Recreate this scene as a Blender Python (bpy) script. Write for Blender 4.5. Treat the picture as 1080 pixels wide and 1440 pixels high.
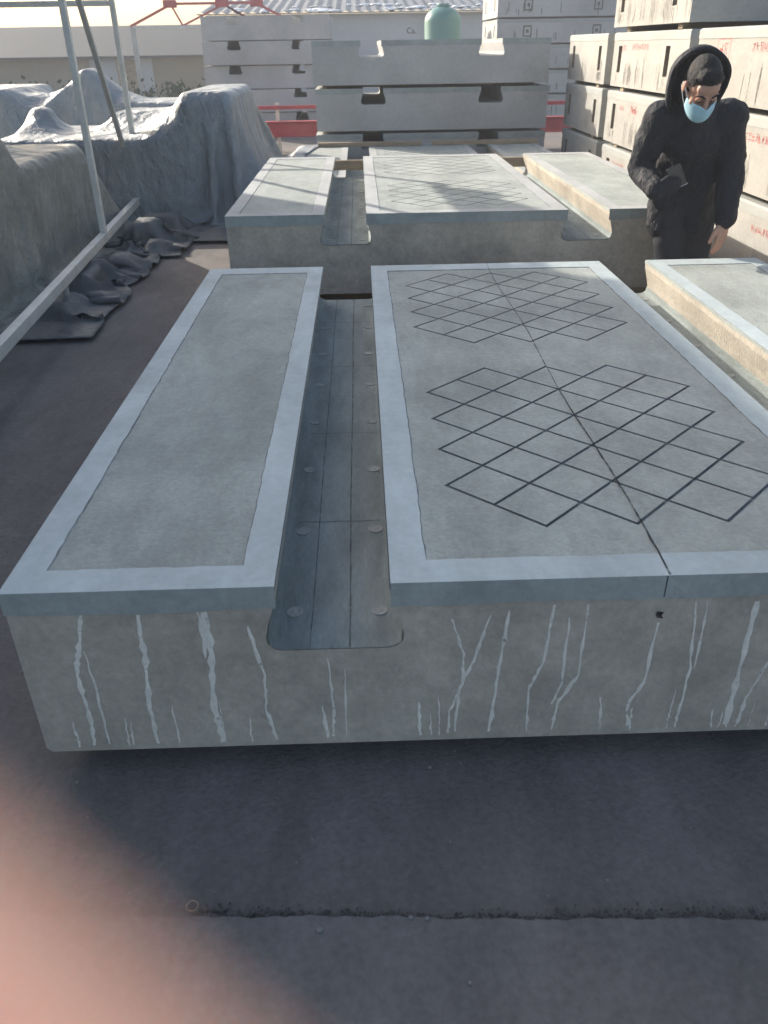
import bpy, bmesh, math, random
import numpy as np
from mathutils import Vector, Matrix
for o in list(bpy.data.objects): bpy.data.objects.remove(o)
S = bpy.context.scene; C = S.collection
rnd = random.Random(7)
R = math.radians

# ------------------------------------------------------------------ camera, sky, sun, exposure
CAM = Vector((0.8179, -1.4667, 1.5838))
PITCH, YAW, ROLL = 0.5242, 0.0208, -0.0162
fw = Vector((math.sin(YAW)*math.cos(PITCH), math.cos(YAW)*math.cos(PITCH), -math.sin(PITCH)))
r0 = Vector((math.cos(YAW), -math.sin(YAW), 0)); u0 = r0.cross(fw)
rt = r0*math.cos(ROLL) + u0*math.sin(ROLL); up = u0*math.cos(ROLL) - r0*math.sin(ROLL)
cam = bpy.data.cameras.new('camera'); camo = bpy.data.objects.new('camera', cam); C.objects.link(camo)
M = Matrix((rt, up, -fw)).transposed().to_4x4(); M.translation = CAM
camo.matrix_world = M
cam.sensor_fit = 'HORIZONTAL'; cam.sensor_width = 36; cam.lens = 1133.7/1080*36
cam.clip_start = 0.002; cam.clip_end = 2000
cam.dof.use_dof = True; cam.dof.focus_distance = 3.2; cam.dof.aperture_fstop = 7.5
S.camera = camo
SUN_EL, SUN_AZ = R(24.5), R(-45)          # azimuth from +Y towards +X: the sun stands front left
sd = Vector((math.sin(SUN_AZ)*math.cos(SUN_EL), math.cos(SUN_AZ)*math.cos(SUN_EL), math.sin(SUN_EL)))
W = bpy.data.worlds.new('World'); S.world = W; W.use_nodes = True
nt = W.node_tree; bg = nt.nodes['Background']
sky = nt.nodes.new('ShaderNodeTexSky'); sky.sky_type = 'NISHITA'; sky.sun_disc = False
sky.sun_elevation = SUN_EL; sky.sun_rotation = SUN_AZ; sky.air_density = 1.0; sky.dust_density = 3.5; sky.ozone_density = 0.3
nt.links.new(sky.outputs[0], bg.inputs[0]); bg.inputs[1].default_value = 0.15
sl = bpy.data.lights.new('sun', 'SUN'); sl.energy = 4.3; sl.angle = R(0.6); sl.color = (1.0, 0.92, 0.81)
so = bpy.data.objects.new('sun', sl); C.objects.link(so)
so.rotation_euler = (-sd).to_track_quat('-Z', 'Y').to_euler(); so.location = (-20, 20, 20)
S.view_settings.view_transform = 'Standard'; S.view_settings.look = 'None'
S.view_settings.exposure = 0.88; S.view_settings.gamma = 1.0

# ------------------------------------------------------------------ materials
MATS = {}
def mat(name, col, rough=0.8, var=0.15, scale=3.0, fine=0.08, bump=0.15, bscale=60.0, stain=None, stain_amt=0.4, stain_scale=1.2, metal=0.0, sss=0.0, spec=0.3, stretch=(1,1,1), pores=0.0, fold=0.0, fscale=1.0, worn_or_sunlit=0.0, smear=0.0):
    """colour with broad mottling, fine grain, optional stain patches, and a fine relief"""
    m = bpy.data.materials.new(name); m.use_nodes = True; n = m.node_tree.nodes; l = m.node_tree.links
    b = n['Principled BSDF']; b.inputs['Roughness'].default_value = rough; b.inputs['Metallic'].default_value = metal
    b.inputs['Specular IOR Level'].default_value = spec
    geo = n.new('ShaderNodeNewGeometry'); mp = n.new('ShaderNodeMapping'); mp.inputs['Scale'].default_value = stretch
    l.new(geo.outputs['Position'], mp.inputs['Vector'])
    def noise(s, d=5, rg=.6):
        t = n.new('ShaderNodeTexNoise'); t.inputs['Scale'].default_value = s; t.inputs['Detail'].default_value = d; t.inputs['Roughness'].default_value = rg
        l.new(mp.outputs[0], t.inputs['Vector']); return t.outputs['Fac']
    def remap(s, a, c, lo=.3, hi=.7):
        t = n.new('ShaderNodeMapRange'); t.inputs['From Min'].default_value = lo; t.inputs['From Max'].default_value = hi
        t.inputs['To Min'].default_value = a; t.inputs['To Max'].default_value = c; l.new(s, t.inputs['Value']); return t.outputs[0]
    def mul(a, c):
        t = n.new('ShaderNodeMath'); t.operation = 'MULTIPLY'; l.new(a, t.inputs[0]); l.new(c, t.inputs[1]); return t.outputs[0]
    f = mul(remap(noise(scale), 1-var, 1+var), remap(noise(bscale*.7, 3), 1-fine, 1+fine))
    if pores:
        v = n.new('ShaderNodeTexVoronoi'); v.inputs['Scale'].default_value = 45; l.new(mp.outputs[0], v.inputs['Vector'])
        f = mul(f, remap(v.outputs['Distance'], 1-pores, 1.0, .03, .12))
    if smear:      # old damp and dust marks drawn out along the slab
        ms = n.new('ShaderNodeMapping'); ms.inputs['Scale'].default_value = (2.2, .8, 2.2); l.new(geo.outputs['Position'], ms.inputs['Vector'])
        for sc, k_ in ((1.7, 1.0), (5.5, .6)):
            t = n.new('ShaderNodeTexNoise'); t.inputs['Scale'].default_value = sc; t.inputs['Detail'].default_value = 8; t.inputs['Roughness'].default_value = .7; t.inputs['Distortion'].default_value = .4
            l.new(ms.outputs[0], t.inputs['Vector']); f = mul(f, remap(t.outputs['Fac'], 1-smear*k_, 1+smear*k_*.6, .36, .64))
    base = n.new('ShaderNodeRGB'); base.outputs[0].default_value = (*col, 1); cur = base.outputs[0]
    if stain:
        mx = n.new('ShaderNodeMix'); mx.data_type = 'RGBA'; mx.inputs[7].default_value = (*stain, 1); l.new(cur, mx.inputs[6])
        l.new(remap(noise(stain_scale, 6, .65), 0, stain_amt, .48, .68), mx.inputs[0]); cur = mx.outputs[2]
    vm = n.new('ShaderNodeVectorMath'); vm.operation = 'SCALE'; l.new(cur, vm.inputs[0]); l.new(f, vm.inputs['Scale'])
    l.new(vm.outputs[0], b.inputs['Base Color'])
    if bump:
        bp = n.new('ShaderNodeBump'); bp.inputs['Strength'].default_value = bump; bp.inputs['Distance'].default_value = 0.01
        l.new(noise(bscale, 6), bp.inputs['Height']); l.new(bp.outputs[0], b.inputs['Normal'])
    if fold:       # creased sheeting: facets meeting in sharp folds, drawn out downwards
        prev = None
        for sc, st_, dd in ((2.4, .35, .10), (6.0, .45, .035), (15.0, .7, .010)):
            sc *= fscale; dd /= fscale
            mf = n.new('ShaderNodeMapping'); mf.inputs['Scale'].default_value = (1, 1, st_); mf.inputs['Rotation'].default_value = (.15, .1, .5); l.new(geo.outputs['Position'], mf.inputs['Vector'])
            ds = n.new('ShaderNodeTexNoise'); ds.inputs['Scale'].default_value = sc*.8; l.new(mf.outputs[0], ds.inputs['Vector'])
            va = n.new('ShaderNodeVectorMath'); va.operation = 'MULTIPLY_ADD'; va.inputs[1].default_value = (.25,)*3; l.new(ds.outputs['Color'], va.inputs[0]); l.new(mf.outputs[0], va.inputs[2])
            vo = n.new('ShaderNodeTexVoronoi'); vo.inputs['Scale'].default_value = sc; l.new(va.outputs[0], vo.inputs['Vector'])
            b2_ = n.new('ShaderNodeBump'); b2_.inputs['Strength'].default_value = fold; b2_.inputs['Distance'].default_value = dd
            l.new(vo.outputs['Distance'], b2_.inputs['Height'])
            if prev: l.new(prev, b2_.inputs['Normal'])
            prev = b2_.outputs[0]
        l.new(prev, bp.inputs['Normal'])
    if worn_or_sunlit:       # thin, broken cover: the face beneath shows through
        wf = noise(22, 6, .75); l.new(remap(wf, 0, 1, .5-.28*(1-worn_or_sunlit)-.05, .5-.28*(1-worn_or_sunlit)+.12+.1*worn_or_sunlit), b.inputs['Alpha'])
    if sss:
        b.inputs['Subsurface Weight'].default_value = sss; b.inputs['Subsurface Radius'].default_value = (0.012, 0.005, 0.003); b.inputs['Subsurface Scale'].default_value = 2.0 if sss > .5 else 1.0
    MATS[name] = m; return m
mat('concrete_body', (.44, .40, .335), .9, .18, 2.4, .09, .35, 70, (.31, .285, .24), .7, 2.6, pores=.25, smear=.15)
mat('concrete_panel', (.352, .380, .352), .85, .12, 2.5, .10, .5, 110, (.255, .28, .265), .6, 1.7, smear=.15)
mat('concrete_lap', (.33, .36, .345), .8, .12, 2.5, .06, .2, 80, (.26, .285, .27), .6, 2.0, smear=.12)
mat('concrete_border_sunlit', (.40, .41, .40), .75, .1, 2.0, .05, .15, 60, (.34, .35, .345), .6, 2.5, smear=.10)  # sunlit copy of the border: its lower contrast in sun put into the colour
mat('concrete_border', (.425, .485, .49), .7, .08, 2.0, .05, .15, 60, (.33, .38, .385), .7, 2.5, smear=.10)
mat('channel_lining', (.26, .295, .285), .9, .14, 3.0, .10, .35, 60, (.19, .215, .205), .7, 2.0, stretch=(4, .8, 4), smear=.2)
mat('bolt_cap', (.32, .335, .325), .75, .15, 8, .08, .2, 90, (.2, .2, .19), .6, 14)
mat('groove_shade', (.21, .22, .215), .95, .25, 8, .15, .4, 80)  # shade inside the carved grooves, put into the colour
mat('joint_dark', (.12, .13, .125), .95, .3, 20, .1, .3, 80, worn_or_sunlit=.55)
mat('joint_tone', (.20, .215, .22), .95, .5, 14, .1, .3, 80)  # darker tone for the narrow strip at the border's inner edge
mat('ink', (.03, .03, .032), .8, .2, 30, .1, 0, worn_or_sunlit=.5)
mat('slurry_drip', (.70, .675, .61), .9, .15, 9, .1, .4, 90, worn_or_sunlit=.25)
mat('dark_drip', (.15, .14, .12), .95, .25, 8, .1, .2, 90, worn_or_sunlit=.4)
mat('concrete_side', (.365, .356, .328), .9, .10, 1.6, .06, .25, 70, (.29, .28, .255), .6, 1.4, pores=.15, smear=.08)
mat('concrete_band', (.34, .35, .335), .85, .08, 2, .05, .15, 70)
mat('concrete_far', (.42, .415, .40), .9, .12, 1.1, .06, .15, 40, (.33, .325, .31), .6, .9)
mat('slot_inner', (.20, .165, .125), .95, .25, 14, .15, .4, 80)  # darker, browner tone inside the lifting slots
mat('red_ink', (.50, .12, .11), .8, .25, 30, .1, 0, worn_or_sunlit=.55)
mat('timber', (.33, .26, .18), .85, .2, 4, .12, .4, 40, (.22, .17, .12), .5, 3, stretch=(1, 6, 6))
mat('ground', (.175, .16, .15), .93, .14, .9, .13, .6, 75, (.11, .10, .096), .7, .8, pores=.15, smear=.14)
mat('apron', (.178, .165, .157), .93, .14, 1.1, .13, .6, 75, (.125, .115, .11), .7, .9, pores=.15, smear=.14)
mat('ground_debris', (.10, .095, .09), .97, .4, 40, .2, .5, 80)
mat('stone', (.26, .25, .24), .9, .2, 20, .1, .5, 70)
mat('tarp_blue', (.225, .25, .265), .5, .12, 1.3, .05, .12, 120, (.15, .17, .18), .6, 1.1, spec=.5, fold=.9, fscale=1.3, smear=.15)
mat('tarp_dark', (.12, .125, .125), .6, .15, 2, .05, .12, 120, (.08, .082, .085), .6, 2, spec=.4, fold=.5)
mat('tarp_green', (.30, .29, .245), .55, .12, 1.3, .05, .12, 120, (.2, .195, .175), .6, 1.1, spec=.45, fold=.9, fscale=1.3, smear=.15)
mat('white_steel', (.60, .585, .53), .5, .10, 5, .05, .08, 60, (.42, .38, .32), .5, 4, spec=.5)
mat('red_steel', (.42, .08, .09), .55, .15, 3, .06, .08, 60, (.30, .10, .09), .4, 3)
mat('grey_steel', (.40, .40, .38), .5, .1, 4, .05, .05, 60)
mat('tank_green', (.075, .22, .20), .4, .06, 1.5, .03, .03, 30, spec=.5)
mat('hall_wall', (.46, .47, .50), .85, .06, .6, .03, .05, 20, (.40, .41, .43), .5, .7)
mat('hall_roof', (.10, .12, .15), .7, .2, 1.0, .1, .1, 20)
mat('snow', (.85, .87, .9), .7, .05, 3, .03, .2, 20)
mat('shed_roof', (.07, .078, .085), .8, .08, .4, .03, .05, 10)
mat('shed_wall', (.30, .265, .21), .85, .08, .4, .03, .05, 10)
mat('cabin_wall', (.42, .44, .46), .6, .06, 1.0, .03, .05, 20)
mat('glass', (.05, .06, .07), .1, .05, 2, 0, 0, spec=.6)
mat('hedge', (.06, .08, .05), .9, .3, 3, .2, .3, 30)
mat('jacket', (.018, .021, .029), .7, .15, 6, .05, .25, 120, spec=.3, fold=.9, fscale=3.2)
mat('trousers', (.024, .025, .032), .8, .12, 8, .05, .12, 150, spec=.2)
mat('shoe', (.02, .02, .02), .5, .1, 8, .05, .05, 80)
mat('skin', (.50, .30, .22), .5, .08, 14, .04, .08, 300, (.43, .235, .165), .5, 18, sss=.15)
mat('skin_near', (.60, .40, .32), .55, .06, 60, .03, .05, 900, sss=.9)
mat('hair', (.007, .0065, .0065), .6, .2, 40, .1, .6, 160, stretch=(3, 3, .6))
mat('mask_blue', (.36, .58, .68), .85, .05, 12, .02, .1, 300)
mat('mask_white', (.75, .77, .78), .8, .04, 12, .02, 0)
mat('phone', (.03, .032, .038), .25, .05, 5, 0, 0, spec=.5)
mat('fur', (.014, .014, .016), .95, .3, 60, .2, .8, 200)
mat('paper', (.62, .60, .55), .8, .1, 20, .05, .1, 50)

# ------------------------------------------------------------------ builders
class MB:
    def __init__(s): s.v = []; s.f = []
    def add(s, vs, fs):
        k = len(s.v); s.v += [tuple(p) for p in vs]; s.f += [tuple(i+k for i in f) for f in fs]; return s
    def box(s, a, b):
        x0, y0, z0 = a; x1, y1, z1 = b
        return s.add([(x0,y0,z0),(x1,y0,z0),(x1,y1,z0),(x0,y1,z0),(x0,y0,z1),(x1,y0,z1),(x1,y1,z1),(x0,y1,z1)],
                     [(0,3,2,1),(4,5,6,7),(0,1,5,4),(1,2,6,5),(2,3,7,6),(3,0,4,7)])
    def bar(s, a, b, w, h=None, upv=(0,0,1)):
        a = Vector(a); b = Vector(b); h = h or w; d = (b-a).normalized(); u = Vector(upv)
        if abs(d.dot(u)) > .95: u = Vector((1,0,0))
        sx = d.cross(u).normalized(); sz = sx.cross(d)
        vs = [p + sx*i*w/2 + sz*j*h/2 for p in (a, b) for i, j in ((-1,-1),(1,-1),(1,1),(-1,1))]
        return s.add(vs, [(0,1,2,3),(7,6,5,4),(0,4,5,1),(1,5,6,2),(2,6,7,3),(3,7,4,0)])
    def tube(s, pts, rad, n=10, cap=True):
        pts = [Vector(p) for p in pts]; k = len(pts)
        rads = rad if isinstance(rad, (list, tuple)) else [rad]*k
        ring = []; vs = []; pu = None
        for i, p in enumerate(pts):
            d = (pts[min(i+1,k-1)] - pts[max(i-1,0)]).normalized()
            u = pu if pu else (Vector((0,0,1)) if abs(d.z) < .9 else Vector((1,0,0)))
            sx = d.cross(u).normalized(); sz = sx.cross(d); pu = sz
            vs += [p + (sx*math.cos(2*math.pi*j/n) + sz*math.sin(2*math.pi*j/n))*rads[i] for j in range(n)]
        fs = [(i*n+j, i*n+(j+1)%n, (i+1)*n+(j+1)%n, (i+1)*n+j) for i in range(k-1) for j in range(n)]
        if cap: fs += [tuple(range(n))[::-1], tuple((k-1)*n+j for j in range(n))]
        return s.add(vs, fs)
    def lathe(s, prof, c=(0,0,0), n=28):
        vs = [(c[0]+r*math.cos(2*math.pi*j/n), c[1]+r*math.sin(2*math.pi*j/n), c[2]+z) for r, z in prof for j in range(n)]
        fs = [(i*n+j, i*n+(j+1)%n, (i+1)*n+(j+1)%n, (i+1)*n+j) for i in range(len(prof)-1) for j in range(n)]
        fs += [tuple(range(n))[::-1], tuple((len(prof)-1)*n+j for j in range(n))]
        return s.add(vs, fs)
    def ell(s, c, r, rot=None, nu=20, nv=12):
        vs = []
        for i in range(nv+1):
            t = math.pi*i/nv
            for j in range(nu):
                p = Vector((r[0]*math.sin(t)*math.cos(2*math.pi*j/nu), r[1]*math.sin(t)*math.sin(2*math.pi*j/nu), r[2]*math.cos(t)))
                if rot: p = rot @ p
                vs.append(Vector(c)+p)
        fs = [(i*nu+j, (i+1)*nu+j, (i+1)*nu+(j+1)%nu, i*nu+(j+1)%nu) for i in range(nv) for j in range(nu)]
        return s.add(vs, fs)
    def capsule(s, a, b, ra, rb, n=16):
        a = Vector(a); b = Vector(b); d = (b-a).normalized(); L = (b-a).length; K = 5
        pts = []; rads = []
        for i in range(K): t = math.pi/2*(1-i/K); pts.append(a - d*ra*math.sin(t)); rads.append(max(ra*math.cos(t), 1e-4))
        pts.append(a); rads.append(ra); pts.append(b); rads.append(rb)
        for i in range(1, K+1): t = math.pi/2*i/K; pts.append(b + d*rb*math.sin(t)); rads.append(max(rb*math.cos(t), 1e-4))
        return s.tube(pts, rads, n)
    def chain(s, pts, rads):
        for i in range(len(pts)-1): s.capsule(pts[i], pts[i+1], rads[i], rads[i+1])
        return s
    def mesh(s, name, m, smooth=False):
        me = bpy.data.meshes.new(name); me.from_pydata(s.v, [], s.f); me.update()
        me.materials.append(MATS[m] if isinstance(m, str) else m)
        if smooth: me.polygons.foreach_set('use_smooth', [True]*len(me.polygons))
        return me
    def build(s, name, m, parent=None, smooth=False, bevel=0):
        return link(name, s.mesh(name, m, smooth), parent, bevel)
def link(name, me, parent=None, bevel=0, loc=None):
    o = bpy.data.objects.new(name, me); C.objects.link(o)
    if parent: o.parent = parent
    if loc: o.location = loc
    if bevel:
        b = o.modifiers.new('bevel', 'BEVEL'); b.width = bevel; b.segments = 2; b.limit_method = 'ANGLE'; b.angle_limit = R(40)
    return o
def tag(o, label, cat, group=None):
    o['label'] = label; o['category'] = cat
    if group: o['group'] = group
    return o
def thing(name, loc, label, cat, group=None, rz=0, scale=1):
    o = bpy.data.objects.new(name, None); C.objects.link(o); o.location = loc; o.rotation_euler = (0, 0, rz); o.scale = (scale,)*3
    o.empty_display_size = .2; o['kind'] = 'thing'
    return tag(o, label, cat, group)
def struct(o): o['kind'] = 'structure'; return o
def stuff(o): o['kind'] = 'stuff'; return o
def remesh(mb, name, m, voxel, smooth=4, parent=None, disp=0, dscale=.1):
    """one continuous skin grown round overlapping forms"""
    o = mb.build(name, m, parent)
    r = o.modifiers.new('r', 'REMESH'); r.mode = 'VOXEL'; r.voxel_size = voxel
    if smooth: sm = o.modifiers.new('s', 'SMOOTH'); sm.factor = .5; sm.iterations = smooth
    dg = bpy.context.evaluated_depsgraph_get(); me = bpy.data.meshes.new_from_object(o.evaluated_get(dg))
    o.modifiers.clear(); old = o.data; o.data = me; bpy.data.meshes.remove(old); me.name = name
    me.materials.clear(); me.materials.append(MATS[m])
    me.polygons.foreach_set('use_smooth', [True]*len(me.polygons))
    if disp:
        t = bpy.data.textures.new(name+'_folds', 'CLOUDS'); t.noise_scale = dscale; t.noise_depth = 2
        d = o.modifiers.new('folds', 'DISPLACE'); d.texture = t; d.strength = disp; d.mid_level = .5; d.texture_coords = 'GLOBAL'
    return o

# ------------------------------------------------------------------ ground and far setting
gm = MB(); N = 60
xs = sorted(set([-160, -90, -45, -20, 20, 45, 90, 160] + [-10+i*.5 for i in range(49)]))
ys = sorted(set([-60, -30, -10, 30, 50, 90, 160, 250] + [-4+i*.5 for i in range(56)]))
gm.add([(x, y, 0.012*math.sin(x*1.7+y*.9)*math.sin(y*1.1-x*.4) - .012 if abs(x) < 20 and -8 < y < 28 else -.01) for y in ys for x in xs],
       [(j*len(xs)+i, j*len(xs)+i+1, (j+1)*len(xs)+i+1, (j+1)*len(xs)+i) for j in range(len(ys)-1) for i in range(len(xs)-1)])
g = struct(gm.build('ground', 'ground', smooth=True))

ap = MB(); cy = lambda x: -.409-.045*(x-.46)+.0022*math.sin(x*9+1)+.0016*math.sin(x*31)+.0014*math.sin(x*77)+.0012*math.sin(x*171)-.004
xa = [-9+i*.25 for i in range(33)]+[-.75+i*.012 for i in range(360)]+[3.6+i*.25 for i in range(26)]
ap.v = [(x, cy(x) if -.8 < x < 3.6 else -.409-.045*(x-.46), .0035) for x in xa]+[(x, -6, .0035) for x in xa]+[(x, cy(x) if -.8 < x < 3.6 else -.409-.045*(x-.46), -.03) for x in xa]; n_ = len(xa)
ap.f = [(n_+i, n_+i+1, i+1, i) for i in range(n_-1)]+[(i, i+1, 2*n_+i+1, 2*n_+i) for i in range(n_-1)]
struct(ap.build('pavement', 'apron'))

# ------------------------------------------------------------------ track slabs with two rail channels
LP, CH, MP, SL, T = .603, .257, 1.24, 2.974, .482
WID = 2*LP + 2*CH + MP
def chan(a, b, z=T):
    prof = [(a, z), (a-.001, z-.035), (a-.022, z-.105), (a-.03, z-.14), (a-.027, z-.162), (a-.012, z-.177), (a+.006, z-.181)]
    return prof + [(b-(x-a), zz) for x, zz in reversed(prof)]
def slab_profile(main_drop):
    p = [(.012, 0), (0, .012), (0, T)] + chan(LP, LP+CH)
    if main_drop: p += [(LP+CH, T-main_drop), (LP+CH+MP, T-main_drop)]
    p += chan(LP+CH+MP, LP+2*CH+MP) + [(WID, T), (WID, .012), (WID-.012, 0)]
    return p
def extrude_profile(p, y0, y1, m, name, rows=6):
    b = MB(); n = len(p); ysr = [y0+(y1-y0)*i/rows for i in range(rows+1)]
    b.add([(x, y, z) for y in ysr for x, z in p], [((i+1)*n+k, (i+1)*n+(k+1)%n, i*n+(k+1)%n, i*n+k) for i in range(rows) for k in range(n)])
    b.f += [tuple(range(n))[::-1], tuple(rows*n+k for k in range(n))]
    me = b.mesh(name, m)
    bm = bmesh.new(); bm.from_mesh(me)
    bmesh.ops.triangulate(bm, faces=[f for f in bm.faces if len(f.verts) > 4], ngon_method='EAR_CLIP')
    bmesh.ops.recalc_face_normals(bm, faces=bm.faces); bm.to_mesh(me); bm.free(); return me
BODY = extrude_profile(slab_profile(.02), 0, SL, 'concrete_body', 'slab_body')
BODY_FAR = extrude_profile(slab_profile(0), 0, SL, 'concrete_far', 'slab_body_far')
def lining_mesh(a, b):
    c = chan(a, b); off = []
    cx = (a+b)/2
    for x, z in c[3:-3]: off.append((x + (.003 if x < cx else -.003), z + (.004 if z < T-.17 else 0)))
    m = MB(); n = len(off); rows = 12
    m.add([(x, -.002+(SL+.004)*i/rows, z) for i in range(rows+1) for x, z in off], [((i+1)*n+k, i*n+k, i*n+k+1, (i+1)*n+k+1) for i in range(rows) for k in range(n-1)])
    return m.mesh('channel_lining', 'channel_lining')
LINING = [lining_mesh(LP, LP+CH), lining_mesh(LP+CH+MP, LP+2*CH+MP)]
def border_mesh(x0, x1, w, seed, outer, m='concrete_border', lap='concrete_lap'):
    """trowelled edge strip round one panel: 3 mm proud, ragged inner edge, lapped 6 cm down the outer faces"""
    r = random.Random(seed); K = 46; per = []
    def side(p, q, n):
        return [(p[0]+(q[0]-p[0])*i/n, p[1]+(q[1]-p[1])*i/n) for i in range(n)]
    e = .003
    o = [(x0, 0), (x1, 0), (x1, SL), (x0, SL)]
    wl, wr, wf, wb = w
    i_ = [(x0+wl, wf), (x1-wr, wf), (x1-wr, SL-wb), (x0+wl, SL-wb)]
    cnt = [max(4, int((x1-x0)/.03)), 90, max(4, int((x1-x0)/.03)), 90]
    O = []; I = []; sid = []
    for k in range(4):
        O += side(o[k], o[(k+1)%4], cnt[k]); I += side(i_[k], i_[(k+1)%4], cnt[k]); sid += [k]*cnt[k]
    ph = [r.uniform(0, 6) for _ in range(6)]; n = len(O); V = []
    for t in range(n):
        a = t*.11; d = .0008*math.sin(a*.6+ph[0]) + .0008*math.sin(a*3.7+ph[1]) + r.uniform(-.0016, .0016)
        c = ((x0+x1)/2, SL/2)
        nx, ny = {0: (0, 1), 1: (-1, 0), 2: (0, -1), 3: (1, 0)}[sid[t]]
        I[t] = (I[t][0]+nx*d, I[t][1]+ny*d)
    OX = lambda p: (p[0] + (-e if p[0] < x0+1e-6 and outer[0] else e if p[0] > x1-1e-6 and outer[1] else 0), p[1] + (-e if p[1] < 1e-6 else e if p[1] > SL-1e-6 else 0))
    b = MB()
    top = [(*OX(p), T+e) for p in O]; ins = [(*p, T+e) for p in I]; bot = []
    for t, p in enumerate(I):
        nx, ny = {0: (0, 1), 1: (-1, 0), 2: (0, -1), 3: (1, 0)}[sid[t]]; k_ = .002+.0025*r.random()
        bot.append((p[0]+nx*k_, p[1]+ny*k_, T+.0006))
    b.add(top+ins+bot, [(k, (k+1)%n, n+(k+1)%n, n+k) for k in range(n)] + [(n+k, n+(k+1)%n, 2*n+(k+1)%n, 2*n+k) for k in range(n)])
    nf = len(b.f)
    # laps down the end faces and the outer long face
    for k, h in ((0, .06), (2, .06), (1, .06 if outer[1] else .012), (3, .06 if outer[0] else .012)):
        idx = [t for t in range(n) if sid[t] == k]; idx.append((idx[-1]+1) % n)
        P = [OX(O[t]) for t in idx]; q = len(P)
        if k in (1, 3) and not outer[0 if k == 3 else 1]: P = [(p[0] + (.002 if k == 1 else -.002)*1, p[1]) for p in P]
        hh = [h + .003*math.sin(t*.35+ph[2]) + r.uniform(-.001, .001) for t in range(q)]
        vs = [(*p, T+e) for p in P] + [(*p, T-hh[t]) for t, p in enumerate(P)]
        inn = {0: (0, 1), 1: (-1, 0), 2: (0, -1), 3: (1, 0)}[k]
        vs += [(p[0]+inn[0]*.004, p[1]+inn[1]*.004, T-hh[t]) for t, p in enumerate(P)]
        b.add(vs, [(q+t, q+t+1, t+1, t) for t in range(q-1)] + [(2*q+t, 2*q+t+1, q+t+1, q+t) for t in range(q-1)])
    me = b.mesh('edge_border', m); me.materials.append(MATS[lap]); me.materials.append(MATS['joint_tone']); me.polygons.foreach_set('material_index', [0]*n+[2]*(nf-n)+[1]*(len(me.polygons)-nf)); return me
X1, X2, X3, X4 = LP, LP+CH, LP+CH+MP, LP+2*CH+MP
BORDER = [border_mesh(0, X1, (.075, .078, .085, .12), 1, (True, False)), border_mesh(X2, X3, (.085, .085, .087, .12), 2, (False, False)), border_mesh(X4, WID, (.078, .075, .085, .12), 3, (False, True))]
BORDER_SUNLIT = []  # same borders in the tone coloured for sun
for b_ in BORDER:
    b_ = b_.copy(); b_.materials[0] = MATS['concrete_border_sunlit']; BORDER_SUNLIT.append(b_)
def patterned_panel():
    cx = (X2+X3)/2; w = .0048; dr = .007
    bm = bmesh.new(); e = .0005
    vs = [bm.verts.new(p) for p in ((X2+e, e, 0), (X3-e, e, 0), (X3-e, SL-e, 0), (X2+e, SL-e, 0))]; bm.faces.new(vs)
    def cut(co, no, sel):
        fs = [f for f in bm.faces if sel(f.calc_center_median())]
        es = {x for f in fs for x in f.edges}; vv = {x for f in fs for x in f.verts}
        bmesh.ops.bisect_plane(bm, geom=list(vv)+list(es)+fs, dist=1e-6, plane_co=co, plane_no=no)
    segs = []; st = .226
    cut((0, 1.5, 0), (0, 1, 0), lambda c: True)
    for cy in (.792, 2.212):
        x0, x1, y0, y1 = cx-.451, cx+.451, cy-.565, cy+.565
        sel = (lambda c: c.y < 1.5) if cy < 1.5 else (lambda c: c.y > 1.5)
        for yy in (y0-.03, y1+.03): cut((0, yy, 0), (0, 1, 0), sel)
        for xx in (x0-.03, x1+.03): cut((xx, 0, 0), (1, 0, 0), lambda c: y0-.03 < c.y < y1+.03)
        sel2 = lambda c: y0-.03 < c.y < y1+.03 and x0-.03 < c.x < x1+.03
        c0 = cy-cx; s0 = cy+cx; S0, S1 = s0-3.5*st, s0+3.5*st; C0, C1 = c0-3.5*st, c0+3.5*st
        for k in range(8):
            cc = c0+(k-3.5)*st; ss = s0+(k-3.5)*st
            segs.append(('A', cc, max(S0, 2*y0-cc, 2*x0+cc), min(S1, 2*y1-cc, 2*x1+cc), cy))
            segs.append(('B', ss, max(C0, 2*y0-ss, ss-2*x1), min(C1, 2*y1-ss, ss-2*x0), cy))
            for sg in (-1, 1):
                q = sg*w*1.4142
                cut((0, cc+q, 0), (-1, 1, 0), sel2); cut((0, ss+q, 0), (1, 1, 0), sel2)
    def groove(p):
        s, c = p.x+p.y, p.y-p.x
        for f, k, lo, hi, cy in segs:
            if (cy < 1.5) != (p.y < 1.5): continue
            a, t = (c, s) if f == 'A' else (s, c)
            if abs(a-k) < w*1.4142 and lo-w*1.5 < t < hi+w*1.5: return True
        return False
    low = {f: groove(f.calc_center_median()) for f in bm.faces}
    m = MB(); mi = []
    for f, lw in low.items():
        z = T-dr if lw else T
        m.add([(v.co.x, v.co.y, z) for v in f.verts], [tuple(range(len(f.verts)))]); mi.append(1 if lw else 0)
    for ed in bm.edges:
        lf = ed.link_faces; a, b = ed.verts[0].co, ed.verts[1].co
        if len(lf) == 2 and low[lf[0]] != low[lf[1]]:
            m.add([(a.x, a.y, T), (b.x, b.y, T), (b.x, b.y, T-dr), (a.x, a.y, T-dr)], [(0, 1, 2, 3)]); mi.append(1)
        elif len(lf) == 1:
            m.add([(a.x, a.y, T), (b.x, b.y, T), (b.x, b.y, T-.019), (a.x, a.y, T-.019)], [(0, 1, 2, 3)]); mi.append(0)
    bm.free(); me = m.mesh('patterned_panel', 'concrete_panel'); me.materials.append(MATS['groove_shade'])
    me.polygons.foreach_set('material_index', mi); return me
PANEL = patterned_panel()
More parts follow.
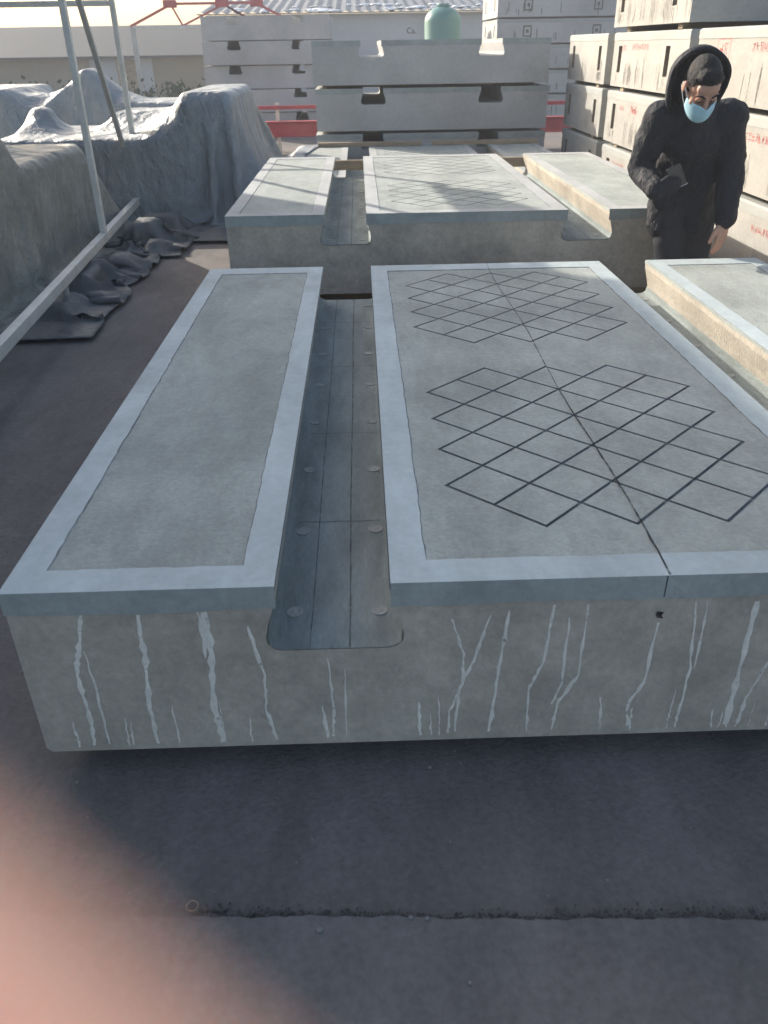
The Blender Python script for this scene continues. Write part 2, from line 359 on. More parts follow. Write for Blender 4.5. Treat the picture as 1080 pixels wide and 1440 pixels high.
def flat_panel(x0, x1):
    e = .0008; return MB().box((x0+e, e, T-.004), (x1-e, SL-e, T+.0004)).mesh('panel_surface', 'concrete_panel')
FLAT = [flat_panel(0, X1), flat_panel(X4, WID)]
BOLT = MB().lathe([(.021, 0), (.0215, .0015), (.0205, .0026), (.0165, .0028), (.0158, .0020), (.005, .0020), (.004, .0026), (.0005, .0026)], n=24).mesh('bolt_cap', 'bolt_cap', True)
def ribbon(pts, wid, nrm, zoff, r):
    """a thin ragged run of matter lying on a face; pts (a,b) in the face's own plane"""
    P = []; 
    for i in range(len(pts)-1):
        n = 7
        for k in range(n): t = k/n; P.append((pts[i][0]+(pts[i+1][0]-pts[i][0])*t, pts[i][1]+(pts[i+1][1]-pts[i][1])*t))
    P.append(pts[-1]); q = len(P); L = []; Rr = []
    for i, (a, b) in enumerate(P):
        d = (P[min(i+1, q-1)][0]-P[max(i-1, 0)][0], P[min(i+1, q-1)][1]-P[max(i-1, 0)][1]); ln = math.hypot(*d) or 1
        nx, ny = -d[1]/ln, d[0]/ln; h = wid*(.35+.75*r.random()**1.3)*(.5+.5*min(1, min(i, q-1-i)/2+.3)); j = r.uniform(-.0018, .0018)
        L.append((a+nx*h/2+j, b+ny*h/2)); Rr.append((a-nx*h/2+j, b-ny*h/2))
    return L, Rr
def drip_front(pts, wid, r, y=0, m='slurry_drip', parent=None, name='drip_streak', mb=None):
    L, Rr = ribbon(pts, wid, None, 0, r); n = len(L); b = mb or MB()
    mid = [((a[0]+c[0])/2, (a[1]+c[1])/2) for a, c in zip(L, Rr)]
    b.add([(a, y-.0004, z) for a, z in L] + [(a, y-.0016, z) for a, z in mid] + [(a, y-.0004, z) for a, z in Rr],
          [(i, i+1, n+i+1, n+i) for i in range(n-1)] + [(n+i, n+i+1, 2*n+i+1, 2*n+i) for i in range(n-1)])
    return b if mb else b.build(name, m, parent, smooth=True)
GB = T-.181+.004
def detailed_slab(loc, label, bolts=True, worn_or_sunlit=True):  # last flag picks the border copy coloured for sunlit slabs
    t = thing('track_slab', loc, label, 'concrete slab', 'grooved track slabs lying flat in a row')
    link('slab_body', BODY, t)
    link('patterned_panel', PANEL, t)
    for f in FLAT: link('panel_surface', f, t)
    for b in (BORDER_SUNLIT if worn_or_sunlit else BORDER): link('edge_border', b, t)
    for i in range(2):
        c = link('channel_lining', LINING[i], t)
        if bolts:
            sx0 = X1 if i == 0 else X3
            for k, (xa, w_) in enumerate(((.068, .0016), (.160, .0024))):
                q = MB(); P_ = [(sx0+xa+.001*math.sin(j*.3+k)+rnd.uniform(-.0006, .0006), j*SL/44) for j in range(45)]
                for j in range(44):
                    (a, b), (c2, d) = P_[j], P_[j+1]; w1 = w_*(.5+.5*abs(math.sin(j*1.7+k))); q.add([(a-w1, b, GB+.0006), (a+w1, b, GB+.0006), (c2+w1, d, GB+.0006), (c2-w1, d, GB+.0006)], [(0, 1, 2, 3)])
                q.build('channel_seam', 'joint_dark', c)
            for yy in (.575, 1.20, 1.9, 2.55):
                q = MB(); P_ = [(sx0+.004+.249*j/16, yy+.0012*math.sin(j*.9)+rnd.uniform(-.0006, .0006)) for j in range(17)]
                for j in range(16):
                    (a, b), (c2, d) = P_[j], P_[j+1]; q.add([(a, b-.0014, GB+.0008), (c2, d-.0014, GB+.0008), (c2, d+.0014, GB+.0008), (a, b+.0014, GB+.0008)], [(0, 1, 2, 3)])
                q.build('channel_seam', 'joint_dark', c)
            for k in range(8):
                y = .137+.387*k
                for x in ((.626, .836) if i == 0 else (WID-.836, WID-.626)):
                    link('bolt_cap', BOLT, c, loc=(x+rnd.uniform(-.002, .002), y+rnd.uniform(-.004, .004), GB))
    return t
Z0 = .07
s1 = detailed_slab((0, 0, Z0), 'nearest shaded concrete slab with drip-streaked front face and carved diamond grooves', worn_or_sunlit=False)
# ink centre line across the panel and down the front
ln = MB(); P = [(1.485+.006*math.sin(i*.21)+rnd.uniform(-.0012, .0012), i*SL/60) for i in range(61)]
ww = [(.0014+.0012*rnd.random())*(1.25 if i < 20 else .8) for i in range(61)]
for i in range(60):
    (a, b), (c, d) = P[i], P[i+1]
    ln.add([(a-ww[i], b, T+.0036), (a+ww[i], b, T+.0036), (c+ww[i+1], d, T+.0036), (c-ww[i+1], d, T+.0036)], [(0, 1, 2, 3)])
ln.build('centre_line', 'ink', s1)
MB().box((1.4775, -.0042, T-.055), (1.4795, -.0034, T+.002)).build('ink_tick', 'ink', s1)
MB().add([(1.470, -.003, T-.097), (1.486, -.003, T-.099), (1.481, -.003, T-.108), (1.487, -.003, T-.117), (1.472, -.003, T-.115), (1.468, -.003, T-.106), (1.477, -.0004, T-.106)], [(0, 1, 2, 6), (2, 3, 4, 6), (4, 5, 0, 6)]).build('ink_blot', 'ink', s1)
DR = [([(0.167,0.5),(0.143,0.399),(0.121,0.315),(0.127,0.202),(0.119,0.088)],.014),([(0.152,0.388),(0.157,0.269),(0.158,0.091)],.007),([(0.291,0.495),(0.288,0.351),(0.275,0.219),(0.276,0.088)],.02),([(0.427,0.49),(0.429,0.356)],.008),([(0.438,0.49),(0.443,0.367),(0.428,0.212),(0.44,0.086)],.024),([(0.534,0.446),(0.559,0.297),(0.554,0.184),(0.573,0.087)],.014),([(0.71,0.346),(0.719,0.177),(0.711,0.094)],.010),([(0.999,0.45),(1.03,0.344),(1.03,0.256),(1.001,0.165),(1.0,0.093)],.009),([(1.088,0.457),(1.053,0.322),(1.022,0.234),(1.017,0.097)],.01),([(1.131,0.469),(1.114,0.275),(1.102,0.094)],.015),([(1.232,0.482),(1.222,0.315),(1.19,0.227),(1.197,0.09)],.012),([(1.27,0.444),(1.271,0.246),(1.253,0.178)],.009),([(1.31,0.479),(1.307,0.268),(1.265,0.178),(1.261,0.092)],.013),([(1.477,0.422),(1.471,0.238),(1.441,0.17),(1.45,0.098)],.009),([(1.557,0.48),(1.577,0.279),(1.574,0.141),(1.571,0.088)],.012),([(1.582,0.479),(1.589,0.279)],.010),([(1.697,0.475),(1.698,0.274),(1.7,0.092)],.022),([(1.763,0.294),(1.735,0.182),(1.727,0.091)],.012),([(1.372,0.197),(1.382,0.089)],.007),([(0.75,0.312),(0.745,0.092)],.006),([(0.22,0.163),(0.217,0.086)],.006),([(.327,.21),(.331,.088)],.006),([(.69,.2),(.70,.088)],.01),([(.925,.20),(.93,.088)],.012),([(.955,.16),(.957,.088)],.006),([(1.85,.47),(1.84,.3),(1.85,.09)],.012),([(2.3,.3),(2.31,.09)],.012),([(2.5,.47),(2.52,.25),(2.5,.09)],.015),([(2.75,.45),(2.74,.09)],.012)]
for pts, w in DR: drip_front([(x, z-Z0) for x, z in pts], w*rnd.uniform(.75, 1.25), rnd, parent=s1)
for k in range(22):
    x = rnd.uniform(.04, 2.92); z1 = rnd.uniform(.05, .17); x2 = x+rnd.uniform(-.006, .006)
    drip_front([(x, z1), ((x+x2)/2+rnd.uniform(-.002, .002), z1*.5), (x2, .013)], rnd.uniform(.003, .008), rnd, parent=s1)
s2 = detailed_slab((-.014, 3.708, .2135), 'sunlit slab with diamond grooves, set behind the nearest slab')
s3 = detailed_slab((.07, 6.86, .012), 'low pale slab between the bowed-over person\'s slab row and the stacked slabs', False)
s3['label'] = 'farthest flat-lying slab, lowest in the row, just before the central stack'
# timber bearers
def timber(a, b, label, group=None):
    a = Vector(a); b = Vector(b); m = MB().box(-(b-a)/2, (b-a)/2); o = m.build('timber_bearer', 'timber', bevel=.004); o.location = (a+b)/2
    return tag(o, label, 'timber', group)
for y in (.35, 2.5): timber((.02, y, -.02), (2.94, y+.12, .0695), ('front' if y < 1 else 'rear')+' low timber bearer under the nearest slab', 'bearers under the nearest slab')
for y in (4.1, 6.2): timber((.02, y, -.02), (2.92, y+.16, .213), ('front' if y < 5 else 'rear')+' thick timber bearer under the second slab', 'bearers under the second slab')
timber((.25, 6.80-.075, .575), (2.75, 6.80-.03, .66), 'long timber board on edge behind the second slab')
timber((.30, 9.55, .497), (1.60, 9.64, .545), 'left timber batten lying in front of the central stack')
timber((1.72, 9.55, .497), (3.05, 9.64, .545), 'right timber batten lying in front of the central stack')

# ------------------------------------------------------------------ central stack
lay = ['bottom', 'middle', 'top']
def channel_slab(loc, label, group, scale=1, borders=True, rz=0):
    t = thing('stacked_slab', loc, label, 'concrete slab', group, rz, scale); link('slab_body', BODY_FAR, t)
    if borders:
        for b in BORDER_SUNLIT: link('edge_border', b, t)
    return t
for k, (x, y, z) in enumerate([(.262, 9.98, .115), (.275, 10.02, .635), (.255, 10.0, 1.16)]):
    channel_slab((x, y, z), lay[k]+' slab of the grey central stack behind the flat slabs', 'slabs of the central stack', rz=(0, .004, -.004)[k])
    for yy in (.4, 2.4): timber((x+.1, y+yy, z-.038), (x+2.86, y+yy+.1, z-.001), ('front' if yy < 1 else 'rear')+' timber spacer under the '+lay[k]+' slab of the central stack', 'spacers in the central stack')
# left far stack
for k in range(5):
    channel_slab((-2.32+rnd.uniform(-.03, .03), 17.5+rnd.uniform(-.04, .04), -.02+.435*k), ['lowest slab of the far left stack, mostly behind the red barrier', 'second slab from the ground in the far left stack', 'third slab from the ground in the far left stack', 'fourth slab from the ground in the far left stack', 'topmost slab of the far left stack'][k], 'slabs of the far left stack', .87, False)
    if k:
        for yy in (.4, 2.1): timber((-2.2, 17.5+yy, -.04+.435*k+.005), (.1, 17.6+yy, -.021+.435*k), ('front' if yy < 1 else 'rear')+' timber spacer under the '+['', 'second', 'third', 'fourth', 'topmost'][k]+' slab of the far left stack', 'spacers in the far left stack')

# ------------------------------------------------------------------ box slabs with lifting slots on the long side
def slotted_face(b, y0, y1, z0, z1, slots, depth):
    """-x face at x=0 with rectangular recesses; slots (ya,yb,za,zb)"""
    ysr = sorted({y0, y1, *[s[0] for s in slots], *[s[1] for s in slots]}); zs = sorted({z0, z1, *[s[2] for s in slots], *[s[3] for s in slots]})
    ins = lambda y, z: any(s[0] < y < s[1] and s[2] < z < s[3] for s in slots)
    for i in range(len(ysr)-1):
        for j in range(len(zs)-1):
            a, c, d, e = ysr[i], ysr[i+1], zs[j], zs[j+1]
            if not ins((a+c)/2, (d+e)/2): b.add([(0, a, d), (0, a, e), (0, c, e), (0, c, d)], [(0, 1, 2, 3)])
def scribble(mb, y0, y1, z0, z1, r, x=-.0012, gl=None, box=False):
    """stencilled characters too faded to read: clustered short strokes, laid on the -x face"""
    def stroke(ya, za, yb, zb, w):
        d = math.hypot(yb-ya, zb-za) or 1; ny, nz = -(zb-za)/d*w/2, (yb-ya)/d*w/2
        mb.add([(x, ya+ny, za+nz), (x, yb+ny, zb+nz), (x, yb-ny, zb-nz), (x, ya-ny, za-nz)], [(0, 1, 2, 3)])
    h = z1-z0; n = gl or max(2, int((y1-y0)/(h*.85))); cw = (y1-y0)/n; w = h*.075
    for k in range(n):
        a = y0+cw*k+cw*.12; c = y0+cw*(k+1)-cw*.12
        for _ in range(4):
            if r.random() < .55: q = r.uniform(a, c); stroke(q, z0+h*r.uniform(0, .35), q+r.uniform(-.01, .01), z1-h*r.uniform(0, .3), w)
            else: q = r.uniform(z0, z1); stroke(a, q, c, q+r.uniform(-.008, .008), w)
        stroke(a, z0+h*.1, c, z1-h*.1, w) if r.random() < .5 else stroke(a, z1-h*.1, c, z0+h*.1, w)
    if box:
        g_ = h*.35
        for p in ((y0-g_, z0-g_, y1+g_, z0-g_), (y0-g_, z1+g_, y1+g_, z1+g_), (y0-g_, z0-g_, y0-g_, z1+g_), (y1+g_, z0-g_, y1+g_, z1+g_)): stroke(*p, w)
def side_slab(loc, wx, ly, label, group, slots=(.18, -.30), stamps=(), streaks=26, seed=0, h=.482, m='concrete_side', slot_h=.24, front=False, rz=0, text=None):
    r = random.Random(seed); t = thing('stacked_slab', loc, label, 'concrete slab', group, rz)
    sl_ = []
    for s in slots:
        y = s if s >= 0 else ly+s
        sl_.append((y, y+.115, h*.26, h*.26+slot_h))
    b = MB(); bh = .07
    slotted_face(b, 0, ly, 0, h-bh, sl_, .06)
    b.add([(0,0,0),(wx,0,0),(wx,ly,0),(0,ly,0),(0,0,h-bh),(wx,0,h-bh),(wx,ly,h-bh),(0,ly,h-bh)], [(0,3,2,1),(4,5,6,7),(0,1,5,4),(1,2,6,5),(2,3,7,6)])
    b.build('slab_body', m, t)
    e = .004; c = .012
    tb = MB(); tb.add([(-e, -e, h-bh), (wx+e, -e, h-bh), (wx+e, ly+e, h-bh), (-e, ly+e, h-bh), (-e, -e, h-c), (wx+e, -e, h-c), (wx+e, ly+e, h-c), (-e, ly+e, h-c), (-e+c, -e+c, h), (wx+e-c, -e+c, h), (wx+e-c, ly+e-c, h), (-e+c, ly+e-c, h)],
        [(0,3,2,1),(0,1,5,4),(1,2,6,5),(2,3,7,6),(3,0,4,7),(4,5,9,8),(5,6,10,9),(6,7,11,10),(7,4,8,11),(8,9,10,11)])
    tb.build('top_band', 'concrete_band', t)
    for (a, c2, d, f) in sl_:
        k = MB(); k.add([(0,a,d),(0,c2,d),(0,c2,f),(0,a,f),(.06,a+.012,d+.02),(.06,c2-.012,d+.02),(.06,c2-.012,f-.02),(.06,a+.012,f-.02)], [(0,1,5,4),(1,2,6,5),(2,3,7,6),(3,0,4,7),(4,5,6,7)])
        k.box((.03, (a+c2)/2-.012, d+.06), (.058, (a+c2)/2+.012, f-.07))
        k.build('lifting_slot', 'slot_inner', t)
    if streaks:
        mb = MB(); K = max(3, streaks//4)
        for _ in range(K):
            yc = r.uniform(.05, ly-.05)
            for _ in range(r.randint(2, 5)):
                y = yc+r.uniform(-.06, .06); z1 = r.uniform(.5, .75)*(h-bh)*r.uniform(.6, 1); z0 = r.uniform(0, .06)
                if any(s[0]-.02 < y < s[1]+.02 and z1 > s[2] for s in sl_): z1 = min(z1, h*.24)
                if not .01 < y < ly-.01 or z1 < z0+.05: continue
                L, Rr = ribbon([(y, z1), (y+r.uniform(-.012, .012), (z0+z1)/2), (y+r.uniform(-.012, .012), z0)], r.uniform(.004, .010), None, 0, r); n = len(L)
                mb.add([(-.0012, a, z) for a, z in L]+[(-.0012, a, z) for a, z in Rr], [(i, i+1, n+i+1, n+i) for i in range(n-1)])
        stuff(mb.build('drip_streaks', 'dark_drip', t))
    for (ya, yb, za, zb, bx) in stamps:
        mb = MB(); scribble(mb, ya, yb, za, zb, r, box=bx); mb.build('red_stamp', 'red_ink', t)
    return t
def word(txt, size, mtl, parent, loc, rot, name='lettering'):
    cu = bpy.data.curves.new(name, 'FONT'); cu.body = txt; cu.size = size; cu.extrude = .0008
    o = bpy.data.objects.new(name, cu); C.objects.link(o)
    dg = bpy.context.evaluated_depsgraph_get(); me = bpy.data.meshes.new_from_object(o.evaluated_get(dg)); bpy.data.objects.remove(o)
    me.materials.clear(); me.materials.append(MATS[mtl]); o = link(name, me, parent, loc=loc); o.rotation_euler = rot; return o
RX = 3.5; GR = 'slotted slabs stacked along the right side'
ZL = [.135, .66, 1.185, 1.715]
SA = (2.7, 3.05)
# nearest stack (three layers)
side_slab((RX, SA[0], ZL[0]), 2.9, SA[1], 'lowest slab of the nearest right stack, red stamp beside the hanging hand', GR, (.25, -.4), [(.95, 1.55, .30, .36, False)], 16, 11)
side_slab((RX+.01, SA[0], ZL[1]), 2.9, SA[1], 'middle slab of the nearest right stack, at the picture\'s right edge', GR, (.25, -.4), [(1.0, 2.05, .315, .375, False)], 20, 12)
side_slab((RX-.01, SA[0], ZL[2]), 2.9, SA[1], 'top slab of the nearest right stack, with a boxed red stamp', GR, (.25, -3.0), [(2.45, 2.62, .30, .38, True), (1.35, 2.05, .325, .39, False)], 40, 13)
SB = (5.99, 2.2)
side_slab((RX, SB[0], ZL[0]), 2.9, SB[1], 'lowest slab of the middle right stack, red stamp left of the person\'s sleeve', GR, (.2, -.32), [(.55, 1.0, .30, .35, False), (1.35, 1.75, .31, .36, False)], 20, 21)
b2 = side_slab((RX-.005, SB[0], ZL[1]), 2.9, SB[1], 'second slab of the middle right stack, lit, with faint numbering', GR, (.35, -.34), [(1.55, 1.72, .315, .37, False)], 46, 22)
word('No6', .10, 'red_ink', b2, (-.0016, 1.32, .315), (R(90), 0, R(-90)))
side_slab((RX+.005, SB[0], ZL[2]), 2.9, SB[1], 'third slab of the middle right stack, faint red stamps along its top', GR, (.45, -.30), [(1.05, 1.55, .325, .385, False), (1.74, 1.9, .315, .375, False)], 56, 23)
side_slab((RX-.02, SB[0]+.02, ZL[3]), 2.9, SB[1]-.02, 'topmost slab of the middle right stack, cut off by the picture\'s top', GR, (.35, -.30), [], 60, 24)
SC = (8.44, 1.75)
side_slab((RX, SC[0], ZL[0]), 2.9, SC[1], 'lowest slab of the farthest right stack, in shade', GR, (.22, -.3), [], 12, 31)
side_slab((RX, SC[0], ZL[1]), 2.9, SC[1], 'middle slab of the farthest right stack, wholly in shade', GR, (.22, -.3), [], 16, 32)
side_slab((RX, SC[0], ZL[2]), 2.9, SC[1], 'top slab of the farthest right stack, lit above a shadow edge', GR, (.22, -.3), [], 34, 33)
for (st, n, wh) in ((SA, 3, 'nearest'), (SB, 4, 'middle'), (SC, 3, 'farthest')):
    for k in range(n):
        for yy in (.3, st[1]-.42):
            z1 = ZL[k]; z0 = -.02 if k == 0 else ZL[k]-.042
            timber((RX+.03, st[0]+yy, z0), (RX+2.85, st[0]+yy+.11, z1-.0005), ('nearer' if yy < .5 else 'farther')+' timber spacer under the '+['lowest', 'second', 'third', 'fourth'][k]+' slab of the '+wh+' right stack', 'spacers in the right-hand stacks')
# far stack behind on the right
names = ['lowest', 'second', 'third', 'fourth', 'fifth', 'sixth']
for k in range(6):
    z = .05+.515*k
    t = side_slab((4.03+rnd.uniform(-.02, .02), 20+rnd.uniform(-.03, .03), z), 3.1, 2.5, names[k]+' slab from the ground in the far stack right of the tank', 'slabs of the far right stack', (.4, -.6), [], 14, 40+k, .475, 'concrete_far')
    r = random.Random(60+k); mb = MB()
    for _ in range(10):
        x = r.uniform(.2, 2.8); z0 = r.uniform(.02, .1); w = r.uniform(.01, .02)
        mb.box((x, -.0016, z0), (x+w, -.0004, z0+r.uniform(.1, .22)))
    for x in (.6, 2.2): mb.box((x, -.0018, .12), (x+.2, -.0006, .15)).box((x, -.0018, .32), (x+.2, -.0006, .35)).box((x, -.0018, .152), (x+.03, -.0006, .318)).box((x+.17, -.0018, .152), (x+.2, -.0006, .318)).box((x+.07, -.0018, .2), (x+.13, -.0006, .27))
    stuff(mb.build('face_marks', 'dark_drip', t))
    if k < 6:
        for yy in (.3, 2.0): timber((4.1, 20+yy, z-.04 if k else -.02), (7.0, 20.1+yy, z-.001), ('front' if yy < 1 else 'rear')+' timber spacer under the '+names[k]+' slab of the far stack by the tank', 'spacers in the far right stack')
for k in range(5):
    side_slab((7.45, 20.1, .05+.515*k), 3.0, 2.5, ['lowest','second','third','fourth','fifth'][k]+' slab from the ground in the stack beyond the far right stack', 'slabs beyond the far right stack', (), [], 0, 80+k, .475, 'concrete_far')

# ------------------------------------------------------------------ red barrier, tank, hall, sheds, crane
rb = thing('red_barrier', (-1.9, 14, 0), 'low red steel barrier with two rails behind the central stack', 'barrier')
b = MB().box((0, .07, .25), (7.2, .085, .46)).box((0, 0, .462), (7.2, .155, .478)).box((0, 0, .232), (7.2, .155, .248)); b.build('lower_beam', 'red_steel', rb, bevel=.003)
MB().box((0, .05, .66), (7.2, .1, .72)).build('upper_rail', 'red_steel', rb, bevel=.004)
for x in (.05, 1.28, 2.9, 4.6, 6.4, 7.1): MB().box((x, .104, -.02), (x+.06, .15, .76)).build('post', 'white_steel', rb, bevel=.003)
tk = thing('water_tank', (2.97, 22, 0), 'teal green domed tank rising behind the central stack', 'tank')
R0 = .455
prof = [(R0*.98, 0), (R0, .02), (R0, .6), (R0*1.015, .62), (R0, .64), (R0, 1.3), (R0*1.015, 1.32), (R0, 1.34), (R0, 2.08)] + [(R0*math.cos(a), 2.08+.34*math.sin(a)) for a in [R(i*9) for i in range(1, 10)]]+[(.05, 2.43)]
MB().lathe(prof, n=40).build('shell', 'tank_green', tk, True)
MB().lathe([(.16, 2.40), (.16, 2.45), (.15, 2.47), (.02, 2.475)], n=28).build('lid', 'tank_green', tk, True)
hl = thing('long_hall', (-3.7, 27, 0), 'long pale hall with snow-dusted dark roof in the far background', 'building')
MB().box((0, 0, -.1), (16, 8, 2.44)).build('wall', 'hall_wall', hl)
for k in range(13): MB().box((.4+k*1.2, -.02, .0), (.44+k*1.2, -.001, 2.43)).build('wall_batten', 'hall_wall', hl)
rf = MB(); 
for k in range(54):
    x = -.2+k*.304; rf.add([(x, -.35, 2.46), (x+.15, -.35, 2.50), (x+.304, -.35, 2.46), (x, 4, 2.98), (x+.15, 4, 3.02), (x+.304, 4, 2.98)], [(0, 1, 4, 3), (1, 2, 5, 4)])
rf.box((-.2, -.34, 2.441), (16.2, -.30, 2.47))
ro = rf.build('roof', 'hall_roof', hl)
for k in range(46):
    x = rnd.uniform(.3, 9); y = rnd.uniform(-.3, 1.6); z = 2.49+(y+.35)*.1195
    MB().ell((x, y, z), (rnd.uniform(.06, .28), rnd.uniform(.05, .22), rnd.uniform(.015, .05)), nu=10, nv=6).build('snow_patch', 'snow', ro, True)
word('Ca.', .22, 'ink', hl, (6.03, -.024, 1.90), (R(90), 0, 0))
sh = thing('low_shed', (-26, 33, 0), 'long low shed with grey roof and tan wall, far left', 'building')
MB().box((0, 0, -.1), (25, 6, 1.42)).build('wall', 'shed_wall', sh)
MB().add([(-.3, -.5, 1.40), (25.3, -.5, 1.40), (25.3, 3, 2.42), (-.3, 3, 2.42), (25.3, 6.5, 1.4), (-.3, 6.5, 1.4), (-.3, -.5, 1.34), (25.3, -.5, 1.34), (-.3, 6.5, 1.34), (25.3, 6.5, 1.34)], [(0, 1, 2, 3), (3, 2, 4, 5), (6, 7, 1, 0), (7, 9, 4, 2, 1), (6, 0, 3, 5, 8), (8, 5, 4, 9), (6, 8, 9, 7)]).build('roof', 'shed_roof', sh)
MB().box((16.9, -.04, -.05), (19.2, -.002, 1.3)).build('door', 'cabin_wall', sh)
MB().box((17.9, -.08, -.05), (18.6, -.042, 1.25)).build('door_leaf', 'timber', sh)
hd = MB(); 
for k in range(2600):
    x = rnd.uniform(-16, -2.5); y = rnd.gauss(24, .35); z = abs(rnd.gauss(.35, .22)); s = rnd.uniform(.04, .09); a = rnd.uniform(0, 6.28); d = rnd.uniform(-1, 1)
    c_, s_ = math.cos(a)*s, math.sin(a)*s
    hd.add([(x-c_, y-s_, z), (x+c_*d, y+s_*d, z+s), (x+c_, y+s_, z+s*d*.4), (x, y, z-s*.7)], [(0, 1, 2, 3)])
h_ = stuff(hd.build('scrub', 'hedge')); tag(h_, 'dark scrub strip before the far tan shed', 'scrub')
cr = thing('gantry_crane', (-5.0, 24, 0), 'red and white lattice crane girder above the far left', 'crane')
MB().bar((-.2, 0, 2.11), (4.2, 0, 2.11), .07, .05).build('lower_chord', 'white_steel', cr)
MB().bar((.85, 0, 2.63), (3.2, 0, 2.63), .06).bar((-.25, 0, 2.13), (.9, 0, 2.62), .06).bar((3.15, 0, 2.62), (4.2, 0, 2.13), .06).build('upper_chord', 'red_steel', cr)
for a, c_ in ((.9, 1.15), (1.15, 2.3), (2.3, 3.15), (2.3, 3.2)): MB().bar((a, 0, 2.6 if a in (.9, 2.3) else 2.13), (c_, 0, 2.13 if a == .9 else 2.6 if a == 1.15 else 2.13), .045).build('brace', 'red_steel', cr)
for x in (.87, 2.25, 3.17): MB().box((x-.17, -.1, 2.54), (x+.17, .1, 2.72)).build('girder_node', 'red_steel', cr, bevel=.02)
for x in (-.2, 4.2): MB().bar((x, 0, -.02), (x, 0, 2.1), .12).build('leg', 'grey_steel', cr)
# added shed, out of view, put there to shade the nearest slab
cb = thing('added_shade_shed', (-3.45, -3.2, 0), 'tall grey shed added out of view on the left to shade the slabs', 'building')
CHT = 4.06
MB().box((-5, 0, -.1), (0, 11.25, CHT)).build('wall', 'cabin_wall', cb)
for k in range(56): MB().box((.001, .1+k*.2, .1), (.02, .18+k*.2, CHT-.02)).build('wall_rib', 'cabin_wall', cb)
MB().box((-5.1, -.05, CHT+.002), (.03, 11.28, CHT+.06)).build('roof', 'shed_roof', cb)
for y in (1.2, 4.2, 7.2): 
    w_ = MB().box((.021, y, 1.2), (.05, y+1.1, 2.2)).build('window', 'white_steel', cb); MB().box((.0505, y+.06, 1.26), (.056, y+1.04, 2.14)).build('pane', 'glass', w_)

# ------------------------------------------------------------------ tarpaulins draped over goods (relaxed cloth over boxes)
def drape(x0, x1, y0, y1, dx, boxes, seed, steps=170, z0=None, slack=1.05):
    rg = np.random.default_rng(seed); nx = int((x1-x0)/dx)+1; ny = int((y1-y0)/dx)+1
    gx, gy = np.meshgrid(np.linspace(x0, x1, nx), np.linspace(y0, y1, ny), indexing='ij')
    P = np.stack([gx, gy, np.full_like(gx, z0 or max(b[5] for b in boxes)+.12)], -1)
    fx, fy = rg.uniform(2, 9, (6,)), rg.uniform(2, 9, (6,)); ph = rg.uniform(0, 6, (6,))
    P += rg.normal(0, .006 if slack < 1.2 else .02, P.shape)
    for i in range(6): P[..., 2] += .05*np.sin(fx[i]*gx+fy[i]*gy*(-1)**i+ph[i])
    rest = slack*dx; Q = P.copy(); dg_ = rest*math.sqrt(2)
    def con(A, B, L, k):
        d = B-A; n = np.sqrt((d*d).sum(-1, keepdims=True))+1e-9; c = d*(.5*k*(n-L)/n); A += c; B -= c
    for s in range(steps):
        V = (P-Q)*.97; Q = P.copy(); P = P+np.clip(V, -.05, .05); P[..., 2] -= .0035
        for it in range(9):
            for o in (0, 1):
                n = (nx-o)//2; con(P[o:o+2*n:2], P[o+1:o+2*n:2], rest, 1)
                n = (ny-o)//2; con(P[:, o:o+2*n:2], P[:, o+1:o+2*n:2], rest, 1)
                n = (nx-o)//2; con(P[o:o+2*n:2, :-1], P[o+1:o+2*n:2, 1:], dg_, .35); con(P[o:o+2*n:2, 1:], P[o+1:o+2*n:2, :-1], dg_, .35)
                n = (nx-2*o)//4
            con(P[:-2], P[2:], 2*rest, .02); con(P[:, :-2], P[:, 2:], 2*rest, .02)
            hit = np.zeros(P.shape[:2], bool)
            for (a0, a1, b0, b1, c0, c1) in boxes:
                e = .015; X, Y, Z = P[..., 0], P[..., 1], P[..., 2]
                ins = (X > a0-e) & (X < a1+e) & (Y > b0-e) & (Y < b1+e) & (Z < c1+e) & (Z > c0-.3)
                if not ins.any(): continue
                D = np.stack([X-(a0-e), (a1+e)-X, Y-(b0-e), (b1+e)-Y, (c1+e)-Z], -1); k = D.argmin(-1)
                X[ins & (k == 0)] = a0-e; X[ins & (k == 1)] = a1+e; Y[ins & (k == 2)] = b0-e; Y[ins & (k == 3)] = b1+e; Z[ins & (k == 4)] = c1+e
                hit |= ins
            fl = P[..., 2] < .012; P[..., 2][fl] = .012+.0*P[..., 2][fl]
            hit |= fl
            Q[hit] += (P[hit]-Q[hit])*.35
    vs = P.reshape(-1, 3); fs = [(i*ny+j, (i+1)*ny+j, (i+1)*ny+j+1, i*ny+j+1) for i in range(nx-1) for j in range(ny-1)]
    m = MB(); m.v = [tuple(map(float, v)) for v in vs]; m.f = fs; return m
def cloth(m, name, mt, label, cat='tarpaulin', group=None):
    o = m.build(name, mt, smooth=True)
    if cat == 'tarpaulin': o.modifiers.new('sub', 'SUBSURF').render_levels = 1
    so_ = o.modifiers.new('thick', 'SOLIDIFY'); so_.thickness = .004
    return tag(o, label, cat, group)
TG = 'tarpaulins over goods on the left'
near_boxes = [(-3.2, -1.70, .6, 4.9, 0, 1.08), (-3.1, -1.9, 2.6, 4.4, 0, 1.2), (-3.1, -1.72, 4.9, 6.7, 0, .84), (-3.0, -2.0, 1.0, 2.2, 0, 1.15), (-2.5, -2.3, 5.4, 5.9, 0, 1.02)]
cloth(drape(-3.3, -.80, .0, 7.35, .05, near_boxes, 3, slack=1.10), 'tarpaulin', 'tarp_green', 'grey-green tarpaulin over the nearest heap on the left', group=TG)
